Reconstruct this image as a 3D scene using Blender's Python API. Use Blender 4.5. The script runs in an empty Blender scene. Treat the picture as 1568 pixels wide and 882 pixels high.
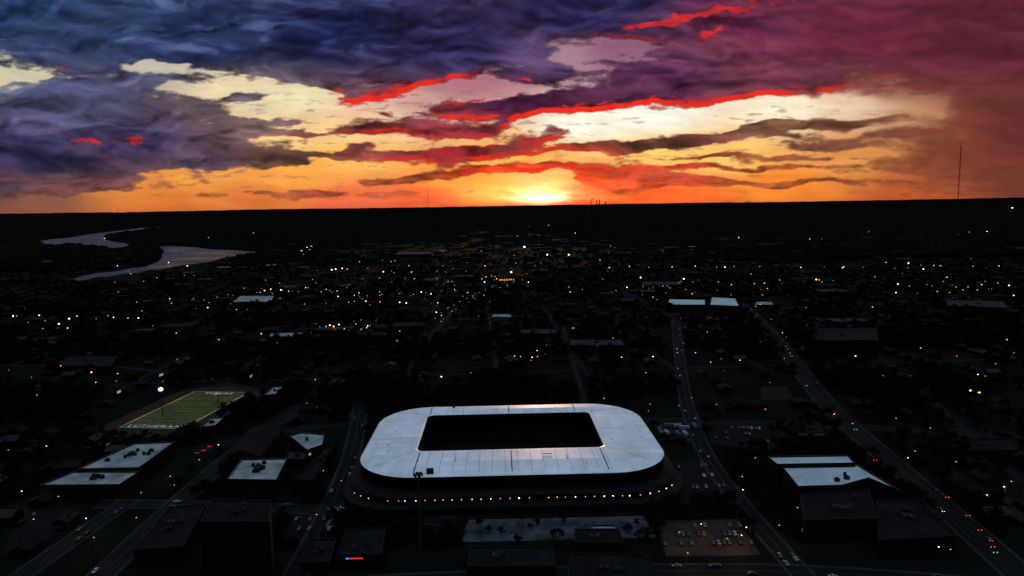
import bpy, math, random
import numpy as np
from mathutils import Vector, Matrix
random.seed(7); rng=np.random.default_rng(7)
sc=bpy.context.scene
try:
    sc.view_settings.view_transform='Standard'; sc.view_settings.look='None'
    sc.view_settings.exposure=0; sc.view_settings.gamma=1
except Exception: pass
# ---------------------------------------------------------------- camera
H=180.0; P=math.radians(6.89); R=math.radians(0.9); FP=1047.0
R0=Vector((1,0,0)); U0=Vector((0,math.sin(P),math.cos(P))); F=Vector((0,math.cos(P),-math.sin(P)))
CR=R0*math.cos(R)-U0*math.sin(R); CU=U0*math.cos(R)+R0*math.sin(R)
cam=bpy.data.cameras.new('drone_camera'); co=bpy.data.objects.new('drone_camera',cam)
sc.collection.objects.link(co)
m=Matrix((( CR.x,CU.x,-F.x,0),(CR.y,CU.y,-F.y,0),(CR.z,CU.z,-F.z,H),(0,0,0,1)))
co.matrix_world=m; cam.sensor_width=36; cam.lens=FP/1568*36; cam.clip_start=1; cam.clip_end=300000
sc.camera=co
def S(u,v,z=0.0):
    """survey: bearing -> map position (x,y) on the level z"""
    d=CR*((u-784)/FP)+CU*((441-v)/FP)+F
    t=(z-H)/d.z
    return (d.x*t,d.y*t)
def SP(l,z=0.0): return [S(a,b,z) for a,b in l]

# ---------------------------------------------------------------- materials
def lin(c): 
    c=np.asarray(c,float)/255.0
    return np.where(c<=0.04045,c/12.92,((c+0.055)/1.055)**2.4)
MATS={}
def mat(name,col,rough=0.9,var=0.35,scale=0.3,spec=0.05,metal=0.0,em=None,es=0.0,col2=None,detail=6,bump=0.0):
    if name in MATS: return MATS[name]
    m=bpy.data.materials.new(name); m.use_nodes=True; nt=m.node_tree; n=nt.nodes
    b=n['Principled BSDF']; b.inputs['Roughness'].default_value=rough
    b.inputs['Specular IOR Level'].default_value=spec; b.inputs['Metallic'].default_value=metal
    if em is not None:
        b.inputs['Base Color'].default_value=(*col,1)
        b.inputs['Emission Color'].default_value=(*em,1); b.inputs['Emission Strength'].default_value=es
        try: m.cycles.emission_sampling='NONE'
        except Exception: pass
    else:
        tc=n.new('ShaderNodeTexCoord'); no=n.new('ShaderNodeTexNoise'); no.inputs['Scale'].default_value=scale
        no.inputs['Detail'].default_value=detail; no.inputs['Roughness'].default_value=0.65
        nt.links.new(tc.outputs['Object'],no.inputs['Vector'])
        cr=n.new('ShaderNodeValToRGB'); cr.color_ramp.elements[0].position=0.32; cr.color_ramp.elements[1].position=0.68
        c2=col2 if col2 else tuple(min(1,x*(1+var)) for x in col)
        c1=col if col2 else tuple(x*(1-var) for x in col)
        cr.color_ramp.elements[0].color=(*c1,1); cr.color_ramp.elements[1].color=(*c2,1)
        nt.links.new(no.outputs['Fac'],cr.inputs['Fac']); nt.links.new(cr.outputs['Color'],b.inputs['Base Color'])
    MATS[name]=m; return m
asphalt=mat('asphalt',(0.0025,0.003,0.0038),0.9,0.5,0.04,col2=(0.0065,0.0074,0.009),detail=8)
boulev=mat('boulevard_asphalt',(0.002,0.0026,0.003),0.9,0.5,0.03,col2=(0.0050,0.0056,0.0066),detail=8)
streetm=mat('street_asphalt',(0.003,0.0036,0.004),0.9,0.5,0.02,col2=(0.008,0.0085,0.0095))
pavement=mat('concrete_pavement',(0.003,0.004,0.005),0.9,0.6,0.03,col2=(0.020,0.024,0.028),detail=8)
kerbm=mat('kerb_concrete',(0.004,0.005,0.006),0.9,0.5,0.05,col2=(0.017,0.019,0.022))
coping=mat('parapet_coping',(0.008,0.009,0.011),0.9,0.4,0.3,col2=(.018,.020,.024))
copingw=mat('pale_parapet_coping',(0.05,0.055,0.065),0.9,0.4,0.3)
paintw=mat('road_paint',(0.008,0.008,0.008),0.7,0.5,0.1,col2=(.04,.04,.04))
glass=mat('window_glass',(0.004,0.005,0.007),0.2,0.2,0.5,spec=0.35)
litwin=mat('lit_window',(0.2,0.15,0.08),em=(1,0.55,0.2),es=0.4)
brick=mat('dark_brick',(0.008,0.006,0.0055),0.95,0.4,0.5)
wallg=mat('grey_render_wall',(0.008,0.008,0.0095),0.9,0.35,0.3)
roofd=mat('dark_membrane_roof',(0.002,0.0025,0.0032),0.95,0.6,0.10,col2=(.0075,.008,.0095),detail=9)
roofm=mat('grey_gravel_roof',(0.012,0.014,0.017),0.95,0.5,0.12,col2=(.026,.028,.032))
roofw=mat('pale_membrane_roof',(0.08,0.115,0.13),0.8,0.5,0.09,col2=(.27,.30,.33),detail=8)
roofww=mat('white_metal_roof',(0.24,0.32,0.38),0.6,0.25,0.06,col2=(.40,.49,.56),detail=8)
metal=mat('galvanised_metal',(0.03,0.03,0.034),0.6,0.3,1.0,metal=0.3)
steel=mat('dark_painted_steel',(0.008,0.0085,0.010),0.6,0.3,1.0)
soil=mat('soil_clay',(0.009,0.007,0.006),0.95,0.4,0.1)
bark=mat('bark',(0.009,0.008,0.007),0.95,0.3,1.5)
leaf=mat('foliage',(0.0018,0.0028,0.002),0.95,0.5,0.25,spec=0.01,col2=(0.0065,0.009,0.006))
warm=mat('sodium_lamp',(0,0,0),em=(1,0.50,0.16),es=6)
warm2=mat('dim_sodium_lamp',(0,0,0),em=(1,0.52,0.2),es=1.6)
white=mat('white_lamp',(0,0,0),em=(1,0.86,0.66),es=5)
cool=mat('cool_lamp',(0,0,0),em=(0.65,0.8,1),es=1.8)
redl=mat('red_lamp',(0,0,0),em=(1,0.04,0.04),es=2.0)
teal=mat('green_signal_lamp',(0,0,0),em=(0.1,0.9,0.6),es=1.2)

# ---------------------------------------------------------------- mesh builder
class MB:
    def __init__(s): s.v=[];s.f=[];s.mi=[];s.m=[]
    def slot(s,mt):
        if mt not in s.m: s.m.append(mt)
        return s.m.index(mt)
    def poly(s,pts,mt):
        b=len(s.v); s.v+= [tuple(p) for p in pts]; s.f.append(tuple(range(b,b+len(pts)))); s.mi.append(s.slot(mt))
    def prism(s,poly,z0,z1,mt,top=None,bottom=False):
        n=len(poly)
        for i in range(n):
            a=poly[i];c=poly[(i+1)%n]
            s.poly([(a[0],a[1],z0),(c[0],c[1],z0),(c[0],c[1],z1),(a[0],a[1],z1)],mt)
        s.poly([(p[0],p[1],z1) for p in poly],top or mt)
        if bottom: s.poly([(p[0],p[1],z0) for p in poly[::-1]],mt)
    def box(s,c,sz,mt,rot=0,top=None):
        hx,hy=sz[0]/2,sz[1]/2; cs,sn=math.cos(rot),math.sin(rot)
        pl=[(c[0]+x*cs-y*sn,c[1]+x*sn+y*cs) for x,y in((-hx,-hy),(hx,-hy),(hx,hy),(-hx,hy))]
        s.prism(pl,c[2]-sz[2]/2,c[2]+sz[2]/2,mt,top,True)
    def tube(s,a,b,ra,rb,mt,n=8):
        a=Vector(a);b=Vector(b);d=(b-a).normalized()
        x=d.orthogonal().normalized();y=d.cross(x)
        A=[a+(x*math.cos(t)+y*math.sin(t))*ra for t in [2*math.pi*i/n for i in range(n)]]
        B=[b+(x*math.cos(t)+y*math.sin(t))*rb for t in [2*math.pi*i/n for i in range(n)]]
        for i in range(n):
            j=(i+1)%n; s.poly([A[i],A[j],B[j],B[i]],mt)
        s.poly(B,mt); s.poly(A[::-1],mt)
    def ball(s,c,r,mt,sx=1,sz=1,seg=8,rings=5):
        P_=[]
        for i in range(rings+1):
            ph=math.pi*i/rings
            P_.append([(c[0]+r*sx*math.sin(ph)*math.cos(2*math.pi*j/seg),c[1]+r*sx*math.sin(ph)*math.sin(2*math.pi*j/seg),c[2]+r*sz*math.cos(ph)) for j in range(seg)])
        for i in range(rings):
            for j in range(seg):
                k=(j+1)%seg
                if i==0: s.poly([P_[0][0],P_[1][j],P_[1][k]],mt)
                elif i==rings-1: s.poly([P_[i][j],P_[i+1][0],P_[i][k]],mt)
                else: s.poly([P_[i][j],P_[i+1][j],P_[i+1][k],P_[i][k]],mt)
    def mesh(s,name):
        me=bpy.data.meshes.new(name); me.from_pydata(s.v,[],s.f)
        for q in s.m: me.materials.append(q)
        me.polygons.foreach_set('material_index',s.mi); me.update(); return me
    def obj(s,name,parent=None,loc=(0,0,0)):
        o=bpy.data.objects.new(name,s.mesh(name)); sc.collection.objects.link(o); o.location=loc
        if parent: o.parent=parent
        return o
def empty(name,loc=(0,0,0)):
    e=bpy.data.objects.new(name,None); sc.collection.objects.link(e); e.location=loc; return e
def ccw(pl):
    a=sum(pl[i][0]*pl[(i+1)%len(pl)][1]-pl[(i+1)%len(pl)][0]*pl[i][1] for i in range(len(pl)))
    return pl if a>0 else pl[::-1]

# ---------------------------------------------------------------- numpy noise
_T=rng.random((256,256))*2*np.pi; _GX=np.cos(_T); _GY=np.sin(_T)
def pn(x,y,seed=0):
    x=x+seed*37.31;y=y+seed*91.7
    xi=np.floor(x).astype(int);yi=np.floor(y).astype(int);fx=x-xi;fy=y-yi
    u=fx*fx*fx*(fx*(fx*6-15)+10);v=fy*fy*fy*(fy*(fy*6-15)+10)
    def g(i,j):
        a=(xi+i)&255;b=(yi+j)&255
        return _GX[a,b]*(fx-i)+_GY[a,b]*(fy-j)
    return 1.5*((g(0,0)*(1-u)+g(1,0)*u)*(1-v)+(g(0,1)*(1-u)+g(1,1)*u)*v)
def fbm(x,y,o=6,seed=0,g=0.55):
    r=0;a=1;t=0
    for i in range(o):
        r=r+a*pn(x,y,seed+i*3);t+=a;a*=g;x,y=(x*1.9+y*.5)+11.3,(y*1.9-x*.5)+5.7
    return r/t*1.7
def sm(a,b,x):
    t=np.clip((x-a)/(b-a),0,1); return t*t*(3-2*t)

# ---------------------------------------------------------------- sky dome
Lp=[(0,0,84,115,155),(200,45,108,132,165),(400,30,75,92,138),(600,20,60,70,118),(40,120,208,200,168),(240,100,195,185,168),(800,20,58,52,98),
(850,85,165,126,140),(960,75,146,96,122),(1060,70,126,68,98),(1150,80,124,56,82),(1200,60,117,46,72),(1400,60,106,42,60),(1568,40,88,35,52),(1568,150,94,42,46),(1500,215,140,74,54),
(1568,290,112,60,48),(1450,280,178,95,52),(1300,162,240,212,175),(1350,130,158,98,86),(1430,185,215,165,118),(1500,180,134,70,56),(1200,165,255,243,212),(1000,178,255,252,235),(900,190,255,250,228),
(1100,240,255,202,108),(1300,240,238,158,82),(1200,285,250,140,50),(1000,240,255,205,108),(700,125,178,114,128),(640,160,205,160,150),(600,175,235,198,168),(450,150,238,222,178),(350,145,236,216,175),(360,165,230,206,165),
(400,210,252,212,140),(550,200,252,208,145),(550,240,255,190,95),(450,270,252,168,72),(300,270,245,160,72),(200,280,228,140,68),(50,305,140,86,68),(0,290,95,66,70),
(250,310,220,120,52),(400,307,222,118,56),(540,312,238,105,68),(650,305,228,90,54),(700,275,252,160,65),(750,288,255,180,75),(830,285,255,222,130),(900,300,252,92,38),(980,290,238,78,40),
(1050,300,246,108,42),(1400,300,205,98,46),(800,245,255,185,88),(250,180,135,120,132),(120,150,120,118,138)]
Cp=[(0,0,38,60,98),(150,40,46,64,100),(300,60,34,45,84),(500,50,28,33,72),(700,70,38,33,70),(900,20,38,34,74),(850,85,88,66,104),(1000,80,94,50,84),(1150,50,100,40,68),(1300,60,104,38,58),
(1500,60,90,35,50),(1568,200,86,38,42),(1450,205,126,66,50),(100,150,76,78,110),(200,220,64,54,90),(50,240,50,48,84),(300,250,84,66,84),(0,290,74,54,66),(400,185,116,92,90),(450,240,98,68,56),
(375,147,98,82,90),(600,235,112,50,52),(700,236,124,34,42),(700,195,134,48,58),(800,160,74,30,60),(1000,130,76,36,66),(1200,125,98,46,64),(600,265,176,82,48),(750,265,222,80,36),(900,265,232,70,34),
(1000,270,222,76,46),(1000,215,96,58,48),(1200,190,124,86,62),(1300,212,112,70,54),(1200,282,162,82,42),(1400,245,134,70,48),(300,300,192,104,64),(550,300,198,90,64),(80,300,108,70,64)]
BL=[(150,15,330,45,0,1.2),(140,78,200,20,2,1.0),(190,120,100,14,-3,.75),(350,75,280,32,-5,1.3),(600,60,220,45,0,1.3),(850,12,250,40,5,1.2),(640,105,80,16,8,.8),(500,125,70,20,-14,1.0),
(110,185,160,52,0,1.3),(200,240,190,34,5,1.2),(40,240,120,40,0,1.2),(310,228,90,22,-6,1.0),(200,150,120,20,-8,.8),(30,118,50,8,0,-1.2),(242,99,40,7,0,-1.3),(110,50,140,8,6,-.35),
(375,147,46,9,0,1.2),(430,184,70,7,4,1.1),(465,205,36,5,0,1),(450,243,100,6,1,1.1),(360,200,50,9,0,.9),(555,230,26,9,20,1),(340,183,30,5,0,.8),(300,175,40,8,0,.5),
(930,152,310,18,5.5,1.5),(1050,114,150,18,3,1.2),(800,92,60,26,-10,.95),(590,140,75,9,12,1.2),(1190,122,80,15,-4,1.0),(850,72,60,10,15,-.2),(940,78,120,12,6,-.45),(700,135,70,12,0,-.4),
(1100,60,90,14,8,.5),(700,200,110,11,2,.9),(690,236,95,12,3,1.25),(815,217,75,10,8,1.05),(1010,217,150,8,5,1.25),(1150,202,110,8,5,1.0),(900,228,60,7,0,.9),(1270,187,85,7,3,1.1),(1370,205,110,9,5,1.1),(1130,240,130,5,0,.8),
(580,200,55,5,5,.8),(1290,222,80,6,0,.8),(1190,212,60,5,4,.7),(660,268,110,8,5,1),(820,258,110,8,0,1),(960,272,85,22,0,1.1),(1070,282,90,7,0,.8),(1200,282,210,5,0,.8),(1170,258,150,5,0,.7),
(500,298,210,8,0,.6),(70,285,140,9,0,.6),(1350,40,330,70,0,1.35),(1620,170,170,140,0,1.25),(1150,25,200,40,0,1.0),(1440,248,150,20,0,.5),(1450,120,120,30,-25,.7),
(1300,162,130,13,3,-1.0),(1050,176,230,8,3,-.6),(450,160,90,12,0,-.4),(830,288,60,9,0,-.6),(530,180,60,9,0,-.4)]
WB=[(1085,20,128,8,9.5,1.2),(1090,52,28,9,32,1.0),(132,217,44,6,-17,.95),(208,213,28,9,0,.9),(115,108,40,5,0,.55),(710,155,38,4,5,1.0),(610,133,60,6,15,.85),(560,152,50,5,8,.7),(905,160,230,3,5.5,.7),(800,124,18,3,0,.9),(1150,48,30,8,20,.45),(1010,36,50,6,8,.8)]
def blobs(B,u,v):
    s=0
    for (a,b,ru,rv,an,w) in B:
        c=math.cos(math.radians(an));n=math.sin(math.radians(an))
        du=u-a;dv=-(v-b);x=(du*c+dv*n)/ru;y=(-du*n+dv*c)/rv
        s=s+w*np.exp(-(x*x+y*y)**1.1)
    return s
def field(pts,u,v):
    acc=np.zeros(u.shape+(3,));W=np.zeros(u.shape)
    for (a,b,r,g,bb) in pts:
        d2=(u-a)**2+(2.6*(v-b))**2
        w=1/(d2+1400.)**2*1e6
        acc+=w[...,None]*np.array([r,g,bb]);W+=w
    return acc/W[...,None]
def clouddens(u,v):
    wu=fbm(u/110,v/44,4,2,.5);wv=fbm(u/110,v/44,4,9,.5)
    uu=u+wu*32;vv=v+wv*10
    s=blobs(BL,uu,vv)
    tex=fbm(u/95+wu*.3,v/21+wv*.3,6,21,0.57)
    fine=fbm(u/24,v/9,5,33,.6)
    return s+0.46*tex+0.20*fine
def paint(u,v):
    right=sm(1150,1360,u+ (150-v)*.6)
    lo=0.30-0.28*right;hi=0.68+0.47*right
    s=clouddens(u,v)
    D=sm(lo,hi,s)
    s2=clouddens(u+1.5,v+7.5); D2=sm(lo,hi,s2)
    rim=np.clip(D-D2,0,1)
    L=field(Lp,u,v);C=field(Cp,u,v)
    wx=fbm(u/140,v/60,3,13,.5)
    t2=fbm(u/150+4+wx*.4,v/34+wx*.5,5,41,0.5);t3=fbm(u/60+wx*.5,v/22,5,55,0.55)
    t4=1-2*np.abs(fbm(u/46+wx,v/22+wx*.6,4,101,.5))   # billow crests
    T=lambda a,b:fbm(a/105+3+wx*.3,b/40+wx*.4,4,63,.48)
    rel=(T(u,v)-T(u+3*np.sign(828-u),v+9))
    topl=sm(1150,750,u)*sm(300,120,v)
    amp=1-0.65*right
    shade=1+amp*(0.30*t2+0.18*t3+0.10*t4)
    C=C*np.clip(shade,0.5,1.75)[...,None]
    ul=np.clip(rel*1.6,0,1)*amp*(.30+.35*(1-topl))
    uc=np.array([168,92,100.])*(1-topl[...,None])+np.array([112,112,150.])*topl[...,None]
    C=C*(1-ul[...,None]*.6)+uc*ul[...,None]*.6
    C=C*(1-.6*np.clip(-rel,0,.6)*amp)[...,None]
    thin=np.clip(sm(0.15,0.9,t2+0.40*t3+.15*t4),0,1)*topl*0.46*sm(900,250,u)
    pale=np.array([118,138,166.])
    C=C*(1-thin[...,None])+pale*thin[...,None]
    L=L*(1+0.06*fbm(u/60,v/12,5,77))[...,None]
    mid=(4*D*(1-D))[...,None]
    col=L*(1-D[...,None])+C*D[...,None]
    col=col*(1-.12*mid)
    fr=fbm(u/42,v/8.,5,91,.58)
    frm=sm(.32,.70,fr+ .25*fbm(u/150,v/40,3,95))*sm(120,170,v)*sm(308,280,v)*(1-right*.5)*(1-D)*(0.40+0.35*sm(700,500,u)+0.25*sm(1000,1100,u))
    fc_=np.clip(C*1.15+22,0,255)
    col=col*(1-frm[...,None]*.78)+fc_*frm[...,None]*.78
    rm=blobs([(930,162,340,20,5.5,1),(600,138,110,18,10,.8),(700,240,110,18,0,.55),(1090,25,150,30,9,.4),(840,215,90,14,5,.45),(900,262,150,12,0,.6)],u,v)
    k=np.clip(rim*rm*1.7*(1+.9*t3),0,1)[...,None]
    col=col*(1-k)+np.array([246,46,28.])*k
    bd=(blobs([(900,172,260,9,5.5,.8),(760,215,170,13,4,.6),(640,140,90,14,12,.55),(700,240,120,11,0,.6),(980,262,170,14,0,.4)],u,v)*sm(-.25,.65,t3+.4*t2)*D*.8)[...,None]
    bd=np.clip(bd,0,1);col=col*(1-bd)+np.array([198,34,38.])*bd
    wr=blobs(WB,u+14*fbm(u/40,v/20,4,5),v+7*fbm(u/40,v/20,4,6))+0.55*fbm(u/24,v/9,5,61,.55)
    kk=sm(0.40,1.05,wr)
    k=(kk*0.9)[...,None]
    wc=np.array([190,40,62.])*(1-kk[...,None])+np.array([238,54,52.])*kk[...,None]
    col=col*(1-k)+wc*(.88+.25*t3[...,None])*k
    veil=(sm(1200,1600,u+30*wx)*sm(40,220,v)*.38)[...,None]
    col=col*(1-veil)+np.array([130,60,50.])*veil
    hz=sm(300,324,v+ (u-784)*0.016)[...,None]*0.22
    col=col*(1-hz)+np.array([175,66,44.])*hz
    c=lin(np.clip(col,0,255))
    d=lambda a,b,ru,rv:np.exp(-(((u-a)/ru)**2+((v-b)/rv)**2))
    ray=np.clip(1+0.9*fbm(u/34,v/8,5,88),.25,2)
    c+= (d(828,298,190,24)*0.34*ray)[...,None]*np.array([1,.24,.03])
    c+= (d(826,297,62,13)*0.75*ray)[...,None]*np.array([1,.66,.28])
    c+= (d(830,303,30,8)*1.1*ray)[...,None]*np.array([1,.84,.55])
    kk=np.clip(d(826,317,125,6),0,1)[...,None]*0.85
    c=c*(1-kk)+np.array([1.0,.045,.01])*kk+ (d(828,306,16,6)*1.2)[...,None]*np.array([1,.7,.35])
    return c
az=np.radians(np.concatenate([np.arange(-180,-41,3.),np.arange(-40,40.01,0.052),np.arange(41,180.1,3.)]))
az[-1]=np.pi
el=np.radians(np.concatenate([[-6,-3],np.arange(-1,18.6,0.052),np.arange(19,90.1,1.5),[90]]))
A,E=np.meshgrid(az,el)
dx=np.sin(A)*np.cos(E);dy=np.cos(A)*np.cos(E);dz=np.sin(E)
fz=dy*F.y+dz*F.z;fz=np.maximum(fz,0.25)
uu=784+FP*(dx*CR.x+dy*CR.y+dz*CR.z)/fz; vv=441-FP*(dx*CU.x+dy*CU.y+dz*CU.z)/fz
uu=np.clip(uu,-400,1970);vv=np.clip(vv,-120,340)
col=paint(uu,vv)
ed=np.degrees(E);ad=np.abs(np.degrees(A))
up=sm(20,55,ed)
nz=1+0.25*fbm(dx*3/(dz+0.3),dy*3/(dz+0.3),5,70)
gen=(np.array([0.035,0.045,0.075])*(1-up[...,None])+np.array([0.56,0.69,0.84])*up[...,None])*nz[...,None]  # unseen overhead sky, made brighter than the visible part to light the stadium roof
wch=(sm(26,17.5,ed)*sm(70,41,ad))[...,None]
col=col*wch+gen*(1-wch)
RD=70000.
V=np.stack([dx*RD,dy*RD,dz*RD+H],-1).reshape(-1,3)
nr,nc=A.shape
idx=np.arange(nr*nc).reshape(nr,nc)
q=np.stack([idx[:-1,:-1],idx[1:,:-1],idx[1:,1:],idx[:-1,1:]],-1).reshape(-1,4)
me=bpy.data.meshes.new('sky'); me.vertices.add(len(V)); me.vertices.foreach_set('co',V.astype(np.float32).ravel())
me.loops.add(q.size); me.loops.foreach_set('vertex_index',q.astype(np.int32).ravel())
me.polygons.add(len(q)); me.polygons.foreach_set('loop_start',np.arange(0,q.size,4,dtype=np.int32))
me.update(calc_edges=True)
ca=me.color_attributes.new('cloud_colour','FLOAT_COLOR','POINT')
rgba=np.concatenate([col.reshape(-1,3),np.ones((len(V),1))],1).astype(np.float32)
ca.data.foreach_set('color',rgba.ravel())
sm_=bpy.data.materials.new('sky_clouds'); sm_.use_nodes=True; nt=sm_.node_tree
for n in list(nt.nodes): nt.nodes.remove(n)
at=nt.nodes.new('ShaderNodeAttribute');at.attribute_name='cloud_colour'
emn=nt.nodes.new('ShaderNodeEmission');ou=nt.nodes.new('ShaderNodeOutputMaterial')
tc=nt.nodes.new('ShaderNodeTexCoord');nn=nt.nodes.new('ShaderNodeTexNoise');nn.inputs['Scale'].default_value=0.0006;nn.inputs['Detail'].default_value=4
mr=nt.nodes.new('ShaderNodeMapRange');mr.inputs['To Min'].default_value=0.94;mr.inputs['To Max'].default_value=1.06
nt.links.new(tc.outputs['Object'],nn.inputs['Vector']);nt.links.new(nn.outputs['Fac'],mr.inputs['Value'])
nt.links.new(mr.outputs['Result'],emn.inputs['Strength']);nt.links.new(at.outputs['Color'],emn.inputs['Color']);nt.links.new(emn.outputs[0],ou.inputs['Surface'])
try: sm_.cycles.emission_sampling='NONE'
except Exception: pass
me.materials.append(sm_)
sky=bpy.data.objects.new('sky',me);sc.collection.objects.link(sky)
sky.visible_shadow=False   # lets the sun lamp through the dome

w=bpy.data.worlds.new('World');sc.world=w;w.use_nodes=True
st=w.node_tree.nodes.new('ShaderNodeTexSky');st.sky_type='NISHITA';st.sun_disc=False
st.sun_elevation=math.radians(2.0);st.sun_rotation=math.radians(2.4)
w.node_tree.links.new(st.outputs[0],w.node_tree.nodes['Background'].inputs[0]);w.node_tree.nodes['Background'].inputs[1].default_value=0.02
sl=bpy.data.lights.new('sun','SUN');sl.energy=0.5;sl.angle=math.radians(0.8);sl.color=(1,0.5,0.3)
so=bpy.data.objects.new('sun',sl);sc.collection.objects.link(so)
sd=Vector((math.sin(math.radians(2.4))*math.cos(.035),math.cos(math.radians(2.4))*math.cos(.035),math.sin(.035)))
so.rotation_euler=(-sd).to_track_quat('-Z','Y').to_euler();so.location=(0,0,400)

# ---------------------------------------------------------------- ground
gm=mat('dark_ground',(0.0013,0.0020,0.0018),0.97,0.4,0.018,spec=0.01,col2=(0.0056,0.0068,0.0064),detail=12)
b=MB();N=64;b.poly([(65000*math.cos(2*math.pi*i/N),65000*math.sin(2*math.pi*i/N),0) for i in range(N)],gm);b.obj('ground')
hm=mat('wooded_hill',(0.0045,0.0035,0.0035),1.0,0.3,0.002,spec=0.0)
b=MB();n=700;prev=None
for i in range(n):
    a=math.radians(-70+140*i/(n-1))
    h1=168+14*float(pn(np.array(a*9.),np.array(.5)))+9*float(pn(np.array(a*60.),np.array(3.5)))+6*float(pn(np.array(a*260.),np.array(7.5)))
    cur=[(24000*math.sin(a),24000*math.cos(a),0),(27000*math.sin(a),27000*math.cos(a),h1)]
    if prev: b.poly([prev[0],cur[0],cur[1],prev[1]],hm)
    prev=cur
b.obj('distant_hills')

# ---------------------------------------------------------------- river
wm=bpy.data.materials.new('river_water');wm.use_nodes=True;nt=wm.node_tree;bs=nt.nodes['Principled BSDF']
bs.inputs['Base Color'].default_value=(0.015,0.02,0.028,1);bs.inputs['Roughness'].default_value=0.25;bs.inputs['Specular IOR Level'].default_value=0.17
tc=nt.nodes.new('ShaderNodeTexCoord');no=nt.nodes.new('ShaderNodeTexNoise');no.inputs['Scale'].default_value=0.006;no.inputs['Detail'].default_value=9;no.inputs['Roughness'].default_value=.65
bp=nt.nodes.new('ShaderNodeBump');bp.inputs['Strength'].default_value=1.0;bp.inputs['Distance'].default_value=22
r2=nt.nodes.new('ShaderNodeMapRange');r2.inputs['From Min'].default_value=.35;r2.inputs['From Max'].default_value=.65;r2.inputs['To Min'].default_value=.15;r2.inputs['To Max'].default_value=.5
nt.links.new(no.outputs['Fac'],r2.inputs['Value']);nt.links.new(r2.outputs['Result'],bs.inputs['Roughness'])
nt.links.new(tc.outputs['Object'],no.inputs['Vector']);nt.links.new(no.outputs['Fac'],bp.inputs['Height']);nt.links.new(bp.outputs['Normal'],bs.inputs['Normal'])
riv1=SP([(62,369),(82,366),(100,365),(125,361),(150,357),(185,353),(215,349),(252,347),(258,349),(230,351),(200,355),(175,358),(163,362),(158,366),(175,370),(195,373),(205,376),(190,379),(170,380),(145,376),(120,374),(95,375),(70,374)])
riv2=SP([(243,377),(270,377),(300,379),(325,382),(350,383),(395,386),(372,391),(345,394),(325,400),(300,404),(280,406),(262,409),(245,413),(230,413),(210,418),(190,419),(165,424),(150,424),(130,429),(118,430),(105,429),(125,423),(150,418),(175,416),(200,411),(218,409),(232,405),(242,401),(248,395),(249,385)])
b=MB();b.poly([(p[0],p[1],0.4) for p in ccw(riv1)],wm);b.poly([(p[0],p[1],0.4) for p in ccw(riv2)],wm);b.obj('river')
bank=SP([(135,424),(200,412),(262,405),(335,396),(372,395),(300,412),(262,418),(200,428),(150,436)])

# ---------------------------------------------------------------- roads
AVOID_POLY=[riv1,riv2,bank];ROADS=[]
def grow(pl,d):
    cx=sum(p[0] for p in pl)/len(pl);cy=sum(p[1] for p in pl)/len(pl)
    o=[]
    for p in pl:
        v=Vector((p[0]-cx,p[1]-cy));L=v.length or 1;o.append((cx+v.x*(1+d/L),cy+v.y*(1+d/L)))
    return o
zroad=[0.02]
def road(pts,width,lanes=True,name='road',kerbs=True,mt=None):
    zroad[0]+=0.012;z=zroad[0]
    P_=[Vector(p) for p in pts]
    Q=[]
    for i in range(len(P_)-1):
        n=max(1,int((P_[i+1]-P_[i]).length/25))
        for k in range(n): Q.append(P_[i].lerp(P_[i+1],k/n))
    Q.append(P_[-1])
    for _ in range(8):
        Q=[Q[0]]+[(Q[i-1]+Q[i]*2+Q[i+1])/4 for i in range(1,len(Q)-1)]+[Q[-1]]
    T=[(Q[min(i+1,len(Q)-1)]-Q[max(i-1,0)]).normalized() for i in range(len(Q))]
    Nn=[Vector((-t.y,t.x)) for t in T]
    b=MB();h=width/2
    def strip(o0,o1,z0,mt,s=0,e=None,step=1):
        for i in range(s,(e or len(Q)-1),step):
            a,c=Q[i],Q[i+1];n0,n1=Nn[i],Nn[i+1]
            p=[a+n0*o1,a+n0*o0,c+n1*o0,c+n1*o1]
            b.poly([(v.x,v.y,z0) for v in p],mt)
    strip(-h,h,z,mt or asphalt)
    if kerbs:
        for sd_ in(-1,1):
            o0,o1=sorted((sd_*(h+0.3),sd_*(h+2.0)))
            strip(o0,o1,z+0.13,pavement)
            o0,o1=sorted((sd_*h,sd_*(h+0.3)))
            strip(o0,o1,z+0.10,kerbm)
    if lanes:
        strip(-0.26,-0.12,z+0.006,paintw);strip(0.12,0.26,z+0.006,paintw)
        if width>11:
            strip(-h/2-.1,-h/2+.1,z+0.006,paintw,step=2);strip(h/2-.1,h/2+.1,z+0.006,paintw,step=2)
    b.obj(name);ROADS.append(([tuple(q) for q in Q],width if name!='street' else -2))
road(SP([(1600,915),(1510,830),(1400,740),(1330,675),(1280,640),(1235,580),(1190,520),(1160,487),(1135,465)]),15,mt=boulev)
road(SP([(120,915),(170,865),(240,800),(330,712),(400,662),(480,608),(560,560)]),12)
road(SP([(0,905),(60,865),(130,808),(200,765)]),10)
road(SP([(1250,905),(1150,790),(1090,730),(1062,660),(1046,600),(1038,520),(1034,490)]),9,mt=boulev)
road(SP([(440,905),(500,800),(535,725),(548,660),(552,620)]),10,mt=boulev)
road(SP([(150,772),(350,772),(530,778),(700,800)]),9)
road(SP([(300,690),(420,655),(545,640),(800,640),(1060,645),(1290,652),(1568,668)]),10,mt=boulev)
road(SP([(560,893),(900,876),(1230,868),(1600,905)]),10,mt=boulev)
road(SP([(700,490),(860,480),(960,485),(1100,479),(1300,466),(1600,448)]),16,name='highway',kerbs=False)
road(SP([(655,520),(690,480),(720,458),(760,437),(788,424)]),12,kerbs=False)
road(SP([(0,560),(200,560),(420,600),(545,640)]),8,kerbs=False)
road(SP([(900,640),(880,560),(862,500)]),7,kerbs=False,mt=streetm)
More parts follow.
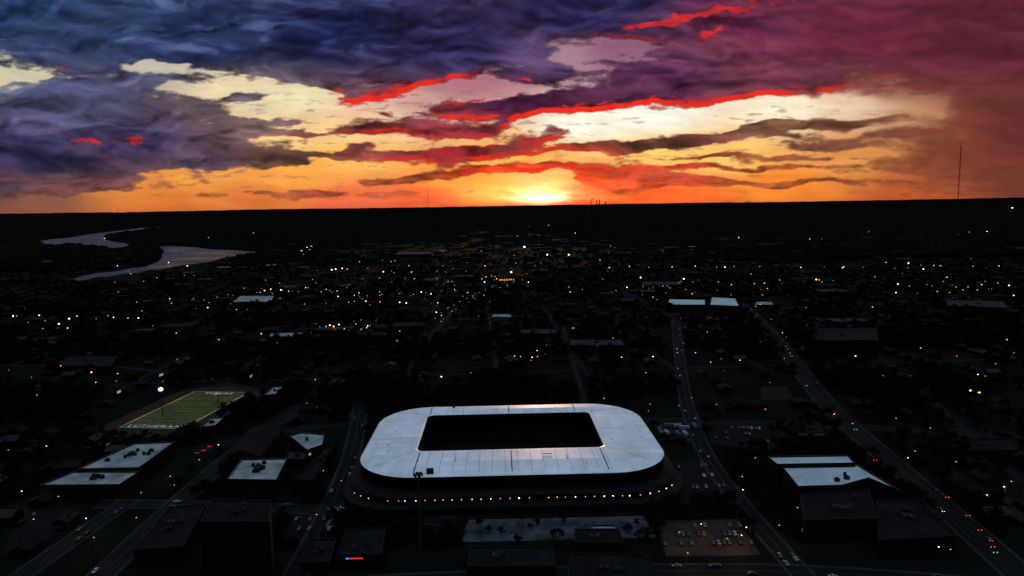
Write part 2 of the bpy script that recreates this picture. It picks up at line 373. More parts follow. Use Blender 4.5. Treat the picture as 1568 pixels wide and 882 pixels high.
road(SP([(1568,740),(1480,660),(1400,590),(1340,540)]),9,kerbs=False,mt=boulev)
th=math.radians(3);ct,st_=math.cos(th),math.sin(th)
def G(p,q): return (p*ct-q*st_,p*st_+q*ct)
for k in range(-15,16):
    x=k*96+20
    y0=max(700,abs(x)*1.15)
    if y0<1650: road([G(x,y0),G(x,1700)],6,lanes=False,name='street',kerbs=False,mt=streetm)
for k in range(0,7):
    y=720+k*165
    road([G(-y*.85,y),G(y*.85,y)],6,lanes=False,name='street',kerbs=False,mt=streetm)

# ---------------------------------------------------------------- buildings
def offs(pl,d):
    n=len(pl);o=[]
    for i in range(n):
        a=Vector(pl[i-1]);c=Vector(pl[i]);e=Vector(pl[(i+1)%n])
        t1=(c-a).normalized();t2=(e-c).normalized()
        n1=Vector((-t1.y,t1.x));n2=Vector((-t2.y,t2.x));bi=(n1+n2);L=bi.length
        bi=bi/L if L>1e-6 else n1
        o.append(tuple(c+bi*(d/max(0.3,bi.dot(n1)))))
    return o
def building(name,px,h,roof,wall=brick,units=3,lit=0.012,gable=False,storey=3.8,par=0.7,world=None):
    pl=ccw(world or SP(px,h));AVOID_POLY.append(grow(pl,5))
    cx=sum(p[0] for p in pl)/len(pl);cy=sum(p[1] for p in pl)/len(pl)
    e=empty(name,(cx,cy,0));L=[(p[0]-cx,p[1]-cy) for p in pl]
    b=MB();n=len(L)
    for i in range(n):
        a=L[i];c=L[(i+1)%n];b.poly([(a[0],a[1],0),(c[0],c[1],0),(c[0],c[1],h),(a[0],a[1],h)],wall)
    b.obj('walls',e)
    if gable and n==4:
        a_,b_,c_,d_=[Vector((*p,h)) for p in L]
        if (b_-a_).length<(c_-b_).length: a_,b_,c_,d_=b_,c_,d_,a_
        m1=(a_+d_)/2+Vector((0,0,4));m2=(b_+c_)/2+Vector((0,0,4))
        r=MB();r.poly([a_,b_,m2,m1],roof);r.poly([c_,d_,m1,m2],roof);r.poly([b_,c_,m2],wall);r.poly([d_,a_,m1],wall);r.obj('gable_roof',e)
    else:
        cp=copingw if roof in(roofw,roofww) else coping
        I=offs(L,0.4);r=MB();r.poly([(p[0],p[1],h-0.25) for p in I],roof);r.obj('roof',e)
        r=MB()
        for i in range(n):
            j=(i+1)%n
            r.poly([(*L[i],h+par),(*L[j],h+par),(*I[j],h+par),(*I[i],h+par)],cp)
            r.poly([(*L[i],h),(*L[j],h),(*L[j],h+par),(*L[i],h+par)],wall)
            r.poly([(*I[j],h-.25),(*I[i],h-.25),(*I[i],h+par),(*I[j],h+par)],wallg)
        r.obj('parapet',e)
        if units:
            r=MB()
            I2=offs(L,4)
            for _ in range(units):
                wts=rng.random(n);wts/=wts.sum()
                x=sum(wts[i]*I2[i][0] for i in range(n));y=sum(wts[i]*I2[i][1] for i in range(n))
                s=random.uniform(1.5,4.5)
                r.box((x,y,h+.75),(s,s*.8,2.0),random.choice((metal,steel,coping)),0.05);r.tube((x,y,h+1.75),(x,y,h+2.2),s*.25,s*.25,steel)
            r.obj('rooftop_units',e)
    g=MB();cnt=0
    for i in range(n):
        a=Vector(L[i]);c=Vector(L[(i+1)%n]);ln=(c-a).length;t=(c-a)/max(ln,.1);nn=Vector((t.y,-t.x))
        if nn.y>0.6: continue
        k=int(ln/4.2)
        for s_ in range(max(1,int(h/storey))):
            z0=s_*storey+1.1
            if z0+1.7>h: break
            for j in range(k):
                p=a+t*((j+.5)*ln/k);
                q0=p-t*.95+nn*.06;q1=p+t*.95+nn*.06
                g.poly([(q0.x,q0.y,z0),(q1.x,q1.y,z0),(q1.x,q1.y,z0+1.7),(q0.x,q0.y,z0+1.7)],litwin if random.random()<lit else glass);cnt+=1
    if cnt: g.obj('windows',e)
    return e
bl=building
bl('school_building',[(118,719),(213,717),(268,677),(205,680)],11,roofw,units=9)
bl('school_building',[(60,744),(183,743),(213,723),(113,723)],9,roofw,units=8)
bl('office_building',[(347,735),(423,736),(440,703),(370,704)],10,roofw,units=8)
bl('chapel_building',[(470,690),(494,682),(497,666),(462,663),(443,668)],9,roofw,units=1)
bl('warehouse_building',[(348,697),(398,699),(434,658),(382,656)],8,roofd,gable=True)
bl('shop_building',[(450,735),(478,736),(518,672),(497,690)],7,roofd)
bl('workshop_building',[(436,703),(466,704),(470,694),(442,692)],6,roofm,units=1)
bl('brick_apartment_building',[(306,800),(413,800),(415,768),(325,766)],32,roofd,units=4,lit=0.0)
bl('storage_building',[(205,843),(280,838),(316,772),(258,778)],9,roofd,units=4,lit=0)
sb=bl('restaurant_building',[(518,850),(585,850),(590,810),(530,810)],8,roofd,units=2,lit=0)
bl('service_building',[(460,862),(505,862),(515,826),(472,826)],5,roofd,units=5,lit=0)
bl('ticket_building',[(880,832),(955,832),(948,811),(880,811)],7,roofd,units=2)
bl('ticket_office',[(903,811),(945,811),(942,805),(906,805)],5,roofw,units=0,lit=0)
bl('garage_building',[(868,890),(1010,890),(990,850),(875,848)],6,roofd,units=3)
bl('pavilion_building',[(715,868),(850,868),(845,838),(720,838)],5,roofd,units=2,lit=0)
bl('exhibition_hall',[(1190,712),(1310,710),(1298,698),(1175,700)],15,roofww,units=0,wall=wallg,lit=0)
bl('exhibition_hall',[(1222,746),(1290,744),(1330,733),(1380,753),(1312,712),(1198,716)],13,roofww,units=3,wall=wallg,lit=0)
bl('college_building',[(1232,798),(1345,795),(1330,750),(1225,757)],12,roofd,units=5)
bl('college_building',[(1345,828),(1465,822),(1400,765),(1342,768)],9,roofd,units=5)
bl('apartment_building',[(1250,522),(1345,522),(1342,502),(1252,502)],18,roofd,wall=roofd,units=2,lit=0.0)
bl('warehouse_building',[(1022,467),(1080,467),(1080,459),(1025,458)],9,roofww,units=0,wall=wallg,lit=0)
bl('warehouse_building',[(1087,467),(1132,469),(1126,457),(1090,455)],12,roofww,units=0,wall=wallg,lit=0)
bl('warehouse_building',[(355,463),(415,462),(420,453),(368,453)],8,roofw,units=0)
bl('warehouse_building',[(1155,467),(1185,467),(1182,462),(1158,462)],8,roofw,units=0)
bl('warehouse_building',[(410,516),(468,515),(465,509),(415,510)],7,roofw,units=0)
bl('warehouse_building',[(752,486),(784,486),(782,481),(755,481)],8,roofw,units=0)
bl('factory_building',[(795,511),(858,511),(855,504),(800,504)],8,roofm,units=2)
bl('factory_building',[(872,529),(957,529),(952,520),(875,520)],8,roofm,units=2)
bl('store_building',[(403,606),(424,604),(434,592),(418,593)],6,roofw,units=1)
bl('field_house',[(308,655),(330,652),(343,640),(322,641)],6,roofw,units=1)
bl('motel_building',[(1220,668),(1266,669),(1260,662),(1222,662)],7,roofm,units=1)
bl('factory_building',[(1450,468),(1545,472),(1535,461),(1450,459)],9,roofm,units=1)
bl('factory_building',[(605,390),(665,389),(660,385),(612,385)],9,roofm,units=0)
bl('store_building',[(980,437),(1045,436),(1042,431),(985,431)],8,roofm,units=0,lit=.2)
bl('workshop_building',[(1485,690),(1560,690),(1550,672),(1490,674)],6,roofd,units=1)
bl('store_building',[(85,560),(170,562),(180,545),(105,545)],7,roofd,units=1)
bl('store_building',[(150,682),(165,684),(170,678),(158,677)],5,roofw,units=0)
pl=SP([(528,850),(560,850)],8)
y=min(pl[0][1],pl[1][1])-0.5
e=empty('neon_sign',(pl[0][0],y,0));L_=pl[1][0]-pl[0][0]
neon_r=mat('red_neon',(0,0,0),em=(1,.03,.03),es=1.1);neon_b=mat('blue_neon',(0,0,0),em=(.1,.2,1),es=1.2)
b=MB();b.box((L_/2,0.15,6.6),(L_*1.05,.2,1.3),steel);b.obj('sign_board',e)
b=MB()
for i in range(9):
    x=L_*(.28+.07*i);b.box((x,-.02,6.6),(L_*.05,.1,.7),neon_r)
b.obj('letters',e);b=MB();b.box((L_*.14,-.02,6.6),(L_*.14,.1,.8),neon_b);b.obj('logo_panel',e)

# ---------------------------------------------------------------- lots
def lot(name,px,mt,z,lines=True):
    pl=ccw(SP(px));b=MB();b.poly([(p[0],p[1],z) for p in pl],mt)
    if lines:
        a=Vector(pl[0]);c=Vector(pl[1]);d=Vector(pl[3]);k=int((c-a).length/2.8)
        for r in range(1,4):
            for i in range(1,k):
                p=(a.lerp(c,i/k)).lerp(Vector(pl[3]).lerp(Vector(pl[2]),i/k),r/4.);q=p+(d-a).normalized()*4.5
                t=(c-a).normalized()*.06
                b.poly([(*(p-t),z+.01),(*(p+t),z+.01),(*(q+t),z+.01),(*(q-t),z+.01)],paintw)
    b.obj(name);AVOID_POLY.append(pl);return pl
lotm=mat('lit_gravel_lot',(0.009,0.0075,0.0065),0.9,0.5,0.05,col2=(.026,.021,.018),detail=9)
L1=lot('parking_lot',[(1020,852),(1165,850),(1130,795),(1003,797)],lotm,0.012)
L2=lot('parking_lot',[(1045,770),(1125,765),(1080,700),(1020,705)],boulev,0.014)
L3=lot('parking_lot',[(1012,676),(1085,676),(1062,650),(1000,650)],pavement,0.016,False)
L4=lot('parking_lot',[(425,830),(500,830),(525,770),(470,772)],asphalt,0.018,False)
L5=lot('parking_lot',[(0,850),(60,838),(130,775),(40,775)],boulev,0.012,False)
L6=lot('parking_lot',[(1090,680),(1190,690),(1175,650),(1080,648)],boulev,0.018,False)
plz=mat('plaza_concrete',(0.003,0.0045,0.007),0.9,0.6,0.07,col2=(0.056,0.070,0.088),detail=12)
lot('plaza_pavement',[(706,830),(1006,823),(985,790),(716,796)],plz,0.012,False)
lot('baseball_infield',[(1165,612),(1215,612),(1205,592),(1165,592)],soil,0.012,False)
trm=[mat('trailer_blue_white',(.13,.17,.23),.6,.3,.5),mat('trailer_grey',(.05,.06,.08),.6,.3,.5)]
for i in range(9):
    px_=1010+(i%5)*13+random.uniform(-4,4);py_=657+(i//5)*11+random.uniform(-2,2)
    x,y=S(px_,py_);e=empty('box_trailer',(x,y,0));e.rotation_euler=(0,0,random.choice((.05,.05,1.6)))
    b=MB();b.box((0,0,2.2),(2.6,random.uniform(6,10),2.4),random.choice(trm));b.box((0,0,.7),(2.2,6,.25),steel);b.obj('body',e)
    b=MB()
    for s in(-1.1,1.1):
        for yy_ in(-2.5,-1.5): b.tube((s-.12,yy_,.5),(s+.12,yy_,.5),.5,.5,steel,10)
    b.obj('wheels',e)

# ---------------------------------------------------------------- cars
CARM=[]
tyre=mat('tyre_rubber',(0.006,0.006,0.006),.9);
for i,(nm,c) in enumerate([('white',(.20,.22,.25)),('silver',(.08,.085,.10)),('black',(.006,.006,.008)),('blue',(.015,.025,.06)),('red',(.05,.008,.008)),('grey',(.035,.035,.04))]):
    for on in(0,1):
        pm=mat('car_paint_'+nm,c,.35,.08,2.0,spec=.3);b=MB();Wd=.9
        prof=[(-2.25,.35),(2.25,.35),(2.3,.7),(2.1,.85),(1.1,1.0),(-1.6,1.02),(-2.2,.95),(-2.3,.7)]
        cab=[(1.1,1.0),(.45,1.42),(-.95,1.45),(-1.6,1.02)]
        for pr,wd,wt,mt in((prof,Wd,Wd,pm),(cab,.82,.68,glass)):
            Lf=[(x,-(wt if (mt is glass and z>1.2) else wd),z) for x,z in pr];Rt=[(x,-y_,z) for x,y_,z in Lf]
            b.poly(Lf,mt);b.poly(Rt[::-1],mt)
            n=len(pr)
            for k in range(n):
                j=(k+1)%n;b.poly([Lf[j],Lf[k],Rt[k],Rt[j]],pm if (mt is glass and k==1) else mt)
        for x in(-1.4,1.4):
            for s in(-1,1): b.tube((x,s*.72,.33),(x,s*.93,.33),.33,.33,tyre,10)
        hl=white if on else metal;tl=redl if on else soil
        for s in(-.62,.62):
            b.box((2.31,s,.66),(.05,.30,.16),hl);b.box((-2.33,s,.78),(.06,.4,.2 if not on else .32),tl)
        CARM.append(b.mesh('car_'+nm))
def car(x,y,rot,lights=False):
    i=random.choices(range(6),[3,4,5,2,2,5])[0]*2+(1 if lights else 0)
    o=bpy.data.objects.new('moving_car' if lights else 'parked_car',CARM[i]);sc.collection.objects.link(o)
    o.location=(x,y,.16);o.rotation_euler=(0,0,rot)
def fill_lot(pl,fr):
    a=Vector(pl[0]);c=Vector(pl[1]);d=Vector(pl[3]);k=int((c-a).length/2.8)
    for r in range(1,4):
        for i in range(k):
            if random.random()>fr: continue
            p=(a.lerp(c,(i+.5)/k)).lerp(d.lerp(Vector(pl[2]),(i+.5)/k),r/4.)
            dr=(d-a).normalized();p=p+dr*2.3
            car(p.x,p.y,math.atan2(dr.y,dr.x)+random.choice((0,math.pi))+random.uniform(-.03,.03))
fill_lot(L1,.34);fill_lot(L2,.45);fill_lot(L4,.35);fill_lot(L5,.12);fill_lot(L6,.3)
def on_road(ri,n,fr=(0,1),lights=True,side=None):
    Q,wd=ROADS[ri]
    for _ in range(n):
        i=random.randint(int(fr[0]*(len(Q)-2)),int(fr[1]*(len(Q)-2)));a=Vector(Q[i]);c=Vector(Q[i+1]);t=(c-a).normalized();nn=Vector((t.y,-t.x))
        s=side or random.choice((-1,1));p=a.lerp(c,random.random())+nn*s*(wd*.25 if lights else wd*.5-1.2)
        car(p.x,p.y,math.atan2(t.y,t.x)+(0 if s>0 else math.pi),lights)
on_road(0,5,side=1);on_road(0,1,side=-1);on_road(1,3,side=1);on_road(3,2,(0.3,1));on_road(8,4);on_road(9,4);on_road(6,1)
for r,n in((1,8),(3,18),(4,8),(5,6),(2,5),(0,4),(7,7),(12,5)): on_road(r,n,lights=False)

# ---------------------------------------------------------------- stadium
C0=(-2,459.5);ROT=math.radians(1.2)
def rrect(hw,hd,r,n=12,cx=0,cy=0):
    o=[]
    for (sx,sy,a0) in((1,-1,-90),(1,1,0),(-1,1,90),(-1,-1,180)):
        for i in range(n+1):
            a=math.radians(a0+90*i/n);o.append((cx+sx*(hw-r)+r*math.cos(a),cy+sy*(hd-r)+r*math.sin(a)))
    return o
st=empty('football_stadium',(C0[0],C0[1],0));st.rotation_euler=(0,0,ROT)
rm=bpy.data.materials.new('stadium_roof_panels');rm.use_nodes=True;nt=rm.node_tree;bs=nt.nodes['Principled BSDF']
tc=nt.nodes.new('ShaderNodeTexCoord');br=nt.nodes.new('ShaderNodeTexBrick');br.inputs['Scale'].default_value=1.0
br.inputs['Brick Width'].default_value=9.0;br.inputs['Row Height'].default_value=7.0;br.inputs['Mortar Size'].default_value=0.07;br.inputs['Mortar Smooth'].default_value=.5
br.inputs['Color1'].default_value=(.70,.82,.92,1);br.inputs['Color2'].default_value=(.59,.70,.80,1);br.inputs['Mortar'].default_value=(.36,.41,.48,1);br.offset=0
no=nt.nodes.new('ShaderNodeTexNoise');no.inputs['Scale'].default_value=.05;no.inputs['Detail'].default_value=8;no.inputs['Roughness'].default_value=.7
mp=nt.nodes.new('ShaderNodeMapping');mp.inputs['Scale'].default_value=(1.0,.35,1)
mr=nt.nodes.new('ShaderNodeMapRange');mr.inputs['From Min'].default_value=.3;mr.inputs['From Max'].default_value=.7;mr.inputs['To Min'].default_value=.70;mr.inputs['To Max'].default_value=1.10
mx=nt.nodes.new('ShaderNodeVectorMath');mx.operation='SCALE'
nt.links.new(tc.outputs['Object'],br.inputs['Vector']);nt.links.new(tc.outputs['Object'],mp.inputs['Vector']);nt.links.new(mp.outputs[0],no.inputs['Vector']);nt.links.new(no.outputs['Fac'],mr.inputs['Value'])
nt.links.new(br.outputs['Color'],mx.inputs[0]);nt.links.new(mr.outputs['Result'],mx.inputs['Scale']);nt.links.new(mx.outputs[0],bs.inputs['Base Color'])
bs.inputs['Roughness'].default_value=.38;bs.inputs['Specular IOR Level'].default_value=.45
ZR=22.
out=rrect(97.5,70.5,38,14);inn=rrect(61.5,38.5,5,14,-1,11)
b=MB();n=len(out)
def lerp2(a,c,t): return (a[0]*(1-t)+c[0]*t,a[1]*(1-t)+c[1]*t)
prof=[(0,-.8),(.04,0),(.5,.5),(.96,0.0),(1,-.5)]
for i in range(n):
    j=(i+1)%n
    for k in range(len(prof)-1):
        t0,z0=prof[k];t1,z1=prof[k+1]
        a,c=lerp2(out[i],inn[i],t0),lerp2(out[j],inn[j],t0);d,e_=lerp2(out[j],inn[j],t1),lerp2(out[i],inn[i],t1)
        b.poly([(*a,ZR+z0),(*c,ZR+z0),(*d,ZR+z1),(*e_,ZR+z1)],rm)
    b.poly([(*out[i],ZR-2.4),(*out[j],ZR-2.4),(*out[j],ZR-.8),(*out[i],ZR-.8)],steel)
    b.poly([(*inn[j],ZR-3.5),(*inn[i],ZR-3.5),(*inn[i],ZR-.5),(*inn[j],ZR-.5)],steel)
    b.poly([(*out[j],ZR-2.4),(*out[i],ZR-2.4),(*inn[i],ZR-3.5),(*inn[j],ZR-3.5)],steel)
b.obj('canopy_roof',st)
b=MB()
def joint(p,q,wd=.35):
    p=Vector(p);q=Vector(q);t=(q-p).normalized();nn=Vector((-t.y,t.x))*wd/2;K=10
    for k in range(K):
        a=p.lerp(q,k/K);c=p.lerp(q,(k+1)/K)
        za=np.interp(k/K,[0,.04,.5,.96,1],[-.8,0.0,.5,0.0,-.4]);zc=np.interp((k+1)/K,[0,.04,.5,.96,1],[-.8,0.0,.5,0.0,-.4])
        b.poly([(*(a+nn),ZR+za+.12),(*(a-nn),ZR+za+.12),(*(c-nn),ZR+zc+.12),(*(c+nn),ZR+zc+.12)],steel)
for x in(-60,-1,57): joint((x,-70.3),(x,-27.6),.6)
for x in(-61,-1,50): joint((x,70.3),(x,49.6),.6)
for (p,q) in(((-97.3,-6),(-62.6,-4)),((97.3,10),(60.6,8)),((-87,56),(-62,48)),((87,56),(60,48)),((-87,-56),(-62,-26)),((87,-56),(60,-26))): joint(p,q,.2)
for x in range(-55,60,8): joint((x+2,-70.3),(x+2,-27.6),.14)
for x in range(-50,50,12): joint((x+2,70.3),(x+2,49.6),.1)
for y in range(-20,44,9):
    joint((-97.2,y-3),(-63.,y),.1);joint((97.2,y-3),(61.,y),.1)
b.obj('roof_joints',st)
b=MB()
for k in range(18):
    side=random.choice((0,1,2,3))
    if side==0:x,y=random.uniform(-75,70),random.uniform(-64,-34)
    elif side==1:x,y=random.uniform(-90,-68),random.uniform(-30,40)
    elif side==2:x,y=random.uniform(66,90),random.uniform(-30,40)
    else:x,y=random.uniform(-60,60),random.uniform(54,66)
    b.box((x,y,ZR+.6),(random.uniform(.3,.9),random.uniform(.3,.8),.3),steel)
b.box((-36,-46,ZR+.62),(.25,7,.3),steel);b.box((34,-46,ZR+.62),(.25,8,.3),steel);b.box((22,-40,ZR+.62),(6,.25,.3),steel)
b.obj('roof_hatches',st)
fac=mat('facade_dark_cladding',(0.005,0.0055,0.007),.7,.4,.3)
conc=mat('concourse_concrete',(0.010,0.011,0.013),.8,.4,.2)
b=MB()
rings=[(108,77,38,0),(108,77,38,4.5),(106,75,37,5.5),(99,69,36,5.5),(96,68,36,10),(104,74,38,10.2),(103,73,38,12.5),(96,67,36,13),(96,68.5,36,19.4)]
rr=[rrect(a,c,r,14) for a,c,r,z in rings]
for k in range(len(rings)-1):
    for i in range(n):
        j=(i+1)%n;b.poly([(*rr[k][i],rings[k][3]),(*rr[k][j],rings[k][3]),(*rr[k+1][j],rings[k+1][3]),(*rr[k+1][i],rings[k+1][3])],fac if k not in(2,5) else conc)
b.obj('facade',st)
b=MB()
fr_=rrect(97,70,37,30)
for i in range(0,len(fr_),1):
    x,y=fr_[i];b.box((x,y,15.9),(.25,.25,5.8),steel)
for k in range(40):
    x=-62+124*k/39;b.box((x,-70,15.9),(.25,.25,5.8),steel);b.box((x,-69.5,7.8),(.5,.5,4.4),steel)
b.obj('facade_fins',st)
b=MB()
fr2=rrect(105,75,37,9);pts=[p for p in fr2 if p[1]<-38]
pts=sorted(pts,key=lambda p:p[0]);full=[p for p in pts if p[0]<-66]+[(-64+128*k/23.+random.uniform(-.7,.7),-75) for k in range(24)]+[p for p in pts if p[0]>66]
for i,(x,y) in enumerate(full):
    if abs(x)>99 or i%17==6: continue
    b.ball((x,y-.3,9.0+random.uniform(-.1,.1)),random.uniform(.22,.38),random.choice((warm,warm2,warm2,warm2,white)));b.tube((x,y,5.6),(x,y-.1,8.7),.1,.07,steel,6)
b.obj('concourse_lamps',st)
seat=mat('stand_seats',(0.0035,0.003,0.0045),.8,.3,.5)
grass=mat('pitch_grass',(0.002,0.0032,0.002),.9,.3,.1)
b=MB();pr=rrect(57,36,3,14,-1,6)
og=rrect(94,66,34,14);K=22
for k in range(K):
    for i in range(n):
        j=(i+1)%n;t0=k/K;t1=(k+1)/K;z0=1+15*t0;z1=1+15*t1
        a,c=lerp2(pr[i],og[i],t0),lerp2(pr[j],og[j],t0);d,e_=lerp2(pr[j],og[j],t1),lerp2(pr[i],og[i],t1)
        b.poly([(*e_,z0),(*d,z0),(*c,z0),(*a,z0)],seat);b.poly([(*d,z0),(*e_,z0),(*e_,z1),(*d,z1)],fac)
b.obj('seating_bowl',st)
b=MB();b.poly([(p[0],p[1],.5) for p in pr],grass)
pl_=mat('pitch_paint',(.012,.012,.012),.8)
def ln(x0,y0,x1,y1): b.poly([(x0,y0,.52),(x1,y0,.52),(x1,y1,.52),(x0,y1,.52)],pl_)
for y in(-26,38): ln(-54,y,52,y+.3)
for x in(-54,-1,52): ln(x,-26,x+.3,38)
for s,x in((1,-54),(-1,52)):
    ln(min(x,x+s*16.5),-14,max(x,x+s*16.5),-13.7);ln(min(x,x+s*16.5),26,max(x,x+s*16.5),26.3);ln(x+s*16.5,-14,x+s*16.5+.3,26)
b.obj('pitch',st)
b=MB();b.box((-50,-66.5,ZR+1.4),(4,3,2.8),steel);b.box((-44,67,ZR+1.),(2,2,2),steel);b.obj('roof_equipment',st)
AVOID_POLY.append([(C0[0]+p[0],C0[1]+p[1]) for p in rrect(113,82,38,6)])
x,y=S(644,842);e=empty('floodlight_mast',(x,y,0));b=MB();b.tube((0,0,0),(0,0,42),.5,.25,metal,10);b.tube((0,0,0),(0,0,.8),1.1,1.1,conc,10);b.obj('pole',e)
b=MB()
for i in range(6):
    a=i*math.pi/3;b.tube((0,0,41),(1.9*math.cos(a),1.9*math.sin(a),41.5),.1,.1,steel,6)
    b.box((2.1*math.cos(a),2.1*math.sin(a),41.4),(.9,.9,1.5),steel,a)
b.tube((0,0,41.8),(0,0,42.4),1.2,1.2,steel,12);b.obj('lamp_ring',e)

# ---------------------------------------------------------------- football field
fc=Vector((-297,609));fr=math.radians(-6.5)
e=empty('football_field',(fc.x,fc.y,0));e.rotation_euler=(0,0,fr)
turf=mat('lit_turf',(0.044,0.052,0.014),.9,.3,.08);track=mat('running_track',(0.026,0.010,0.008),.9,.35,.1);fl=mat('field_paint',(.34,.34,.30),.8,.2,1.)
b=MB();b.poly([(*p,.06) for p in rrect(46,78,36,10)],track);b.poly([(*p,.08) for p in rrect(36,68,30,10)],mat('infield_grass',(0.015,0.015,0.007),.9,.4,.1));b.obj('track',e)
b=MB()
for k in range(12): b.poly([(-28,-55+k*9.17,.10),(28,-55+k*9.17,.10),(28,-55+(k+1)*9.17,.10),(-28,-55+(k+1)*9.17,.10)],turf if k%2 else mat('lit_turf_dark',(0.037,0.045,0.012),.9,.3,.08))
b.obj('turf',e)
b=MB()
def q_(x0,y0,x1,y1): b.poly([(x0,y0,.14),(x1,y0,.14),(x1,y1,.14),(x0,y1,.14)],fl)
q_(-28.9,-56,-27.9,56);q_(27.9,-56,28.9,56);q_(-27.6,-56,27.6,-55.2);q_(-27.6,55.2,27.6,56)
for k in range(11): q_(-27.5,-46+k*9.17,27.5,-45.85+k*9.17)
for k in range(44):
    for x in(-9,8): q_(x,-45+k*2.08,x+1,-44.8+k*2.08)
b.obj('field_lines',e)
for s,y_ in(('LUTHERAN',-53.8),('TIGERS',47.3)):
    c=bpy.data.curves.new('endzone_letters','FONT');c.body=s;c.size=8.5;c.align_x='CENTER';c.space_character=1.15;c.extrude=0.0
    o=bpy.data.objects.new('endzone_letters',c);sc.collection.objects.link(o);o.parent=e;o.location=(0,y_,.15);c.materials.append(mat('endzone_paint',(.6,.6,.6),.8,.1,1.))
b=MB()
for y_ in(-57,57):
    b.tube((0,y_,0),(0,y_,3),.12,.12,metal,6);b.tube((-2.8,y_,3),(2.8,y_,3),.1,.1,metal,6)
    for x in(-2.8,2.8): b.tube((x,y_,3),(x,y_,9),.08,.08,metal,6)
b.obj('goal_posts',e)
AVOID_POLY.append([tuple(fc+Matrix.Rotation(fr,2)@Vector(p)) for p in rrect(50,82,36,8)])
lampface=mat('floodlight_face',(0,0,0),em=(1,.85,.6),es=1.2)
def floodmast(x,y,h,aim,energy):
    e=empty('stadium_floodlight',(x,y,0));b=MB();b.tube((0,0,0),(0,0,h),.3,.18,steel,8);b.obj('pole',e)
    b=MB();d=Vector((aim[0]-x,aim[1]-y));a=math.atan2(d.y,d.x)
    for r in range(2):
        b.box((0,0,h-r*1.2),(.2,5,.2),steel,a)
        for k in range(5):
            t=(k-2)*1.1;px_=-math.sin(a)*t;py_=math.cos(a)*t
            b.ball((px_+math.cos(a)*.4,py_+math.sin(a)*.4,h-r*1.2-.1),.25,lampface)
    b.obj('lamp_bank',e)
    l=bpy.data.lights.new('floodlight','SPOT');l.energy=energy;l.spot_size=math.radians(95);l.spot_blend=.9;l.color=(1,.9,.62);l.shadow_soft_size=1.5
    o=bpy.data.objects.new('lamp',l);sc.collection.objects.link(o);o.parent=e;o.location=(math.cos(a)*1.5,math.sin(a)*1.5,h-1)
    o.rotation_euler=(Vector((aim[0],aim[1],0))-Vector((x,y,h))).to_track_quat('-Z','Y').to_euler()
for lx,ly in((-46,-30),(-46,30),(46,-30),(46,30)):
    p=fc+Matrix.Rotation(fr,2)@Vector((lx,ly));q=fc+Matrix.Rotation(fr,2)@Vector((lx*.1,ly*.9))
    floodmast(p.x,p.y,24,q,12000)

# ---------------------------------------------------------------- street lamps
LM={}
for nm,mt in(('w',warm),('x',white),('d',warm2)):
    b=MB();b.tube((0,0,0),(0,0,8.6),.13,.08,metal,6);b.tube((0,0,0),(0,0,.6),.25,.22,conc,6);b.tube((0,0,8.5),(1.7,0,9.),.07,.06,metal,6)
    b.box((2.0,0,9.08),(1.2,.45,.2),steel);b.ball((2.05,0,8.85),.38,mt,1,.75);LM[nm]=b.mesh('street_lamp_'+nm)
def lamp(u,v,kind='w',energy=0,z=8.8):
    x,y=S(u,v,z);o=bpy.data.objects.new('street_lamp',LM[kind]);sc.collection.objects.link(o);o.location=(x,y,0);o.rotation_euler=(0,0,random.uniform(0,6.28))
    if energy:
        l=bpy.data.lights.new('lamp_glow','POINT');l.energy=energy;l.color=(1,.6,.28);l.shadow_soft_size=.3
        q=bpy.data.objects.new('lamp_light',l);sc.collection.objects.link(q);q.parent=o;q.location=(2.05,0,8.2)
for (u,v,k,en) in [(28,754,'w',1200),(45,797,'d',0),(130,796,'x',900),(84,762,'d',0),(217,756,'d',0),(75,683,'w',0),(12,690,'d',0),(145,825,'d',800),
 (1070,804,'w',1600),(1131,817,'w',1600),(1110,822,'d',1300),(1040,812,'d',900),(1149,808,'w',700),(1052,843,'d',1400),(1190,806,'d',600),(1246,795,'d',0),(1331,791,'w',600),(1432,838,'x',0),(1450,842,'d',0),(1540,744,'x',4000),(1555,738,'d',0),
 (1497,600,'w',900),(1492,598,'d',0),(1086,554,'x',800),(1303,649,'d',600),(1276,633,'w',600),(1200,548,'d',0),(1212,541,'d',0),(1222,775,'d',0),(990,630,'d',0),(992,619,'d',0),(150,585,'w',800),(178,583,'d',0),
 (483,582,'x',0),(497,592,'d',0),(482,625,'d',0),(423,795,'x',0),(480,790,'d',0),(522,738,'d',0),(500,720,'d',0),(1100,620,'d',0),(1060,610,'d',0),(1160,700,'d',0),(1132,730,'d',600),(1140,752,'x',0),(640,575,'d',0),(675,577,'w',0),
 (1375,640,'d',0),(1420,655,'d',0),(1385,700,'w',800),(1462,705,'d',600),(1405,690,'d',0),(1515,760,'w',600),(330,682,'x',0),(300,705,'d',0),(255,730,'d',600),(210,790,'d',0),(1040,620,'d',0),(1085,700,'d',600),(1568,640,'w',0)]:
    lamp(u,v,k,en)
x,y=S(246,597,24)
b=MB();b.tube((0,0,0),(0,0,24),.35,.2,steel,8);b.ball((0,0,24.5),2.0,mat('orange_mast_lamp',(0,0,0),em=(1,.62,.28),es=3.5),1,.8,12,8);b.box((0,0,26.6),(3,1,.4),steel);b.obj('floodlight_mast',None,(x,y,0))

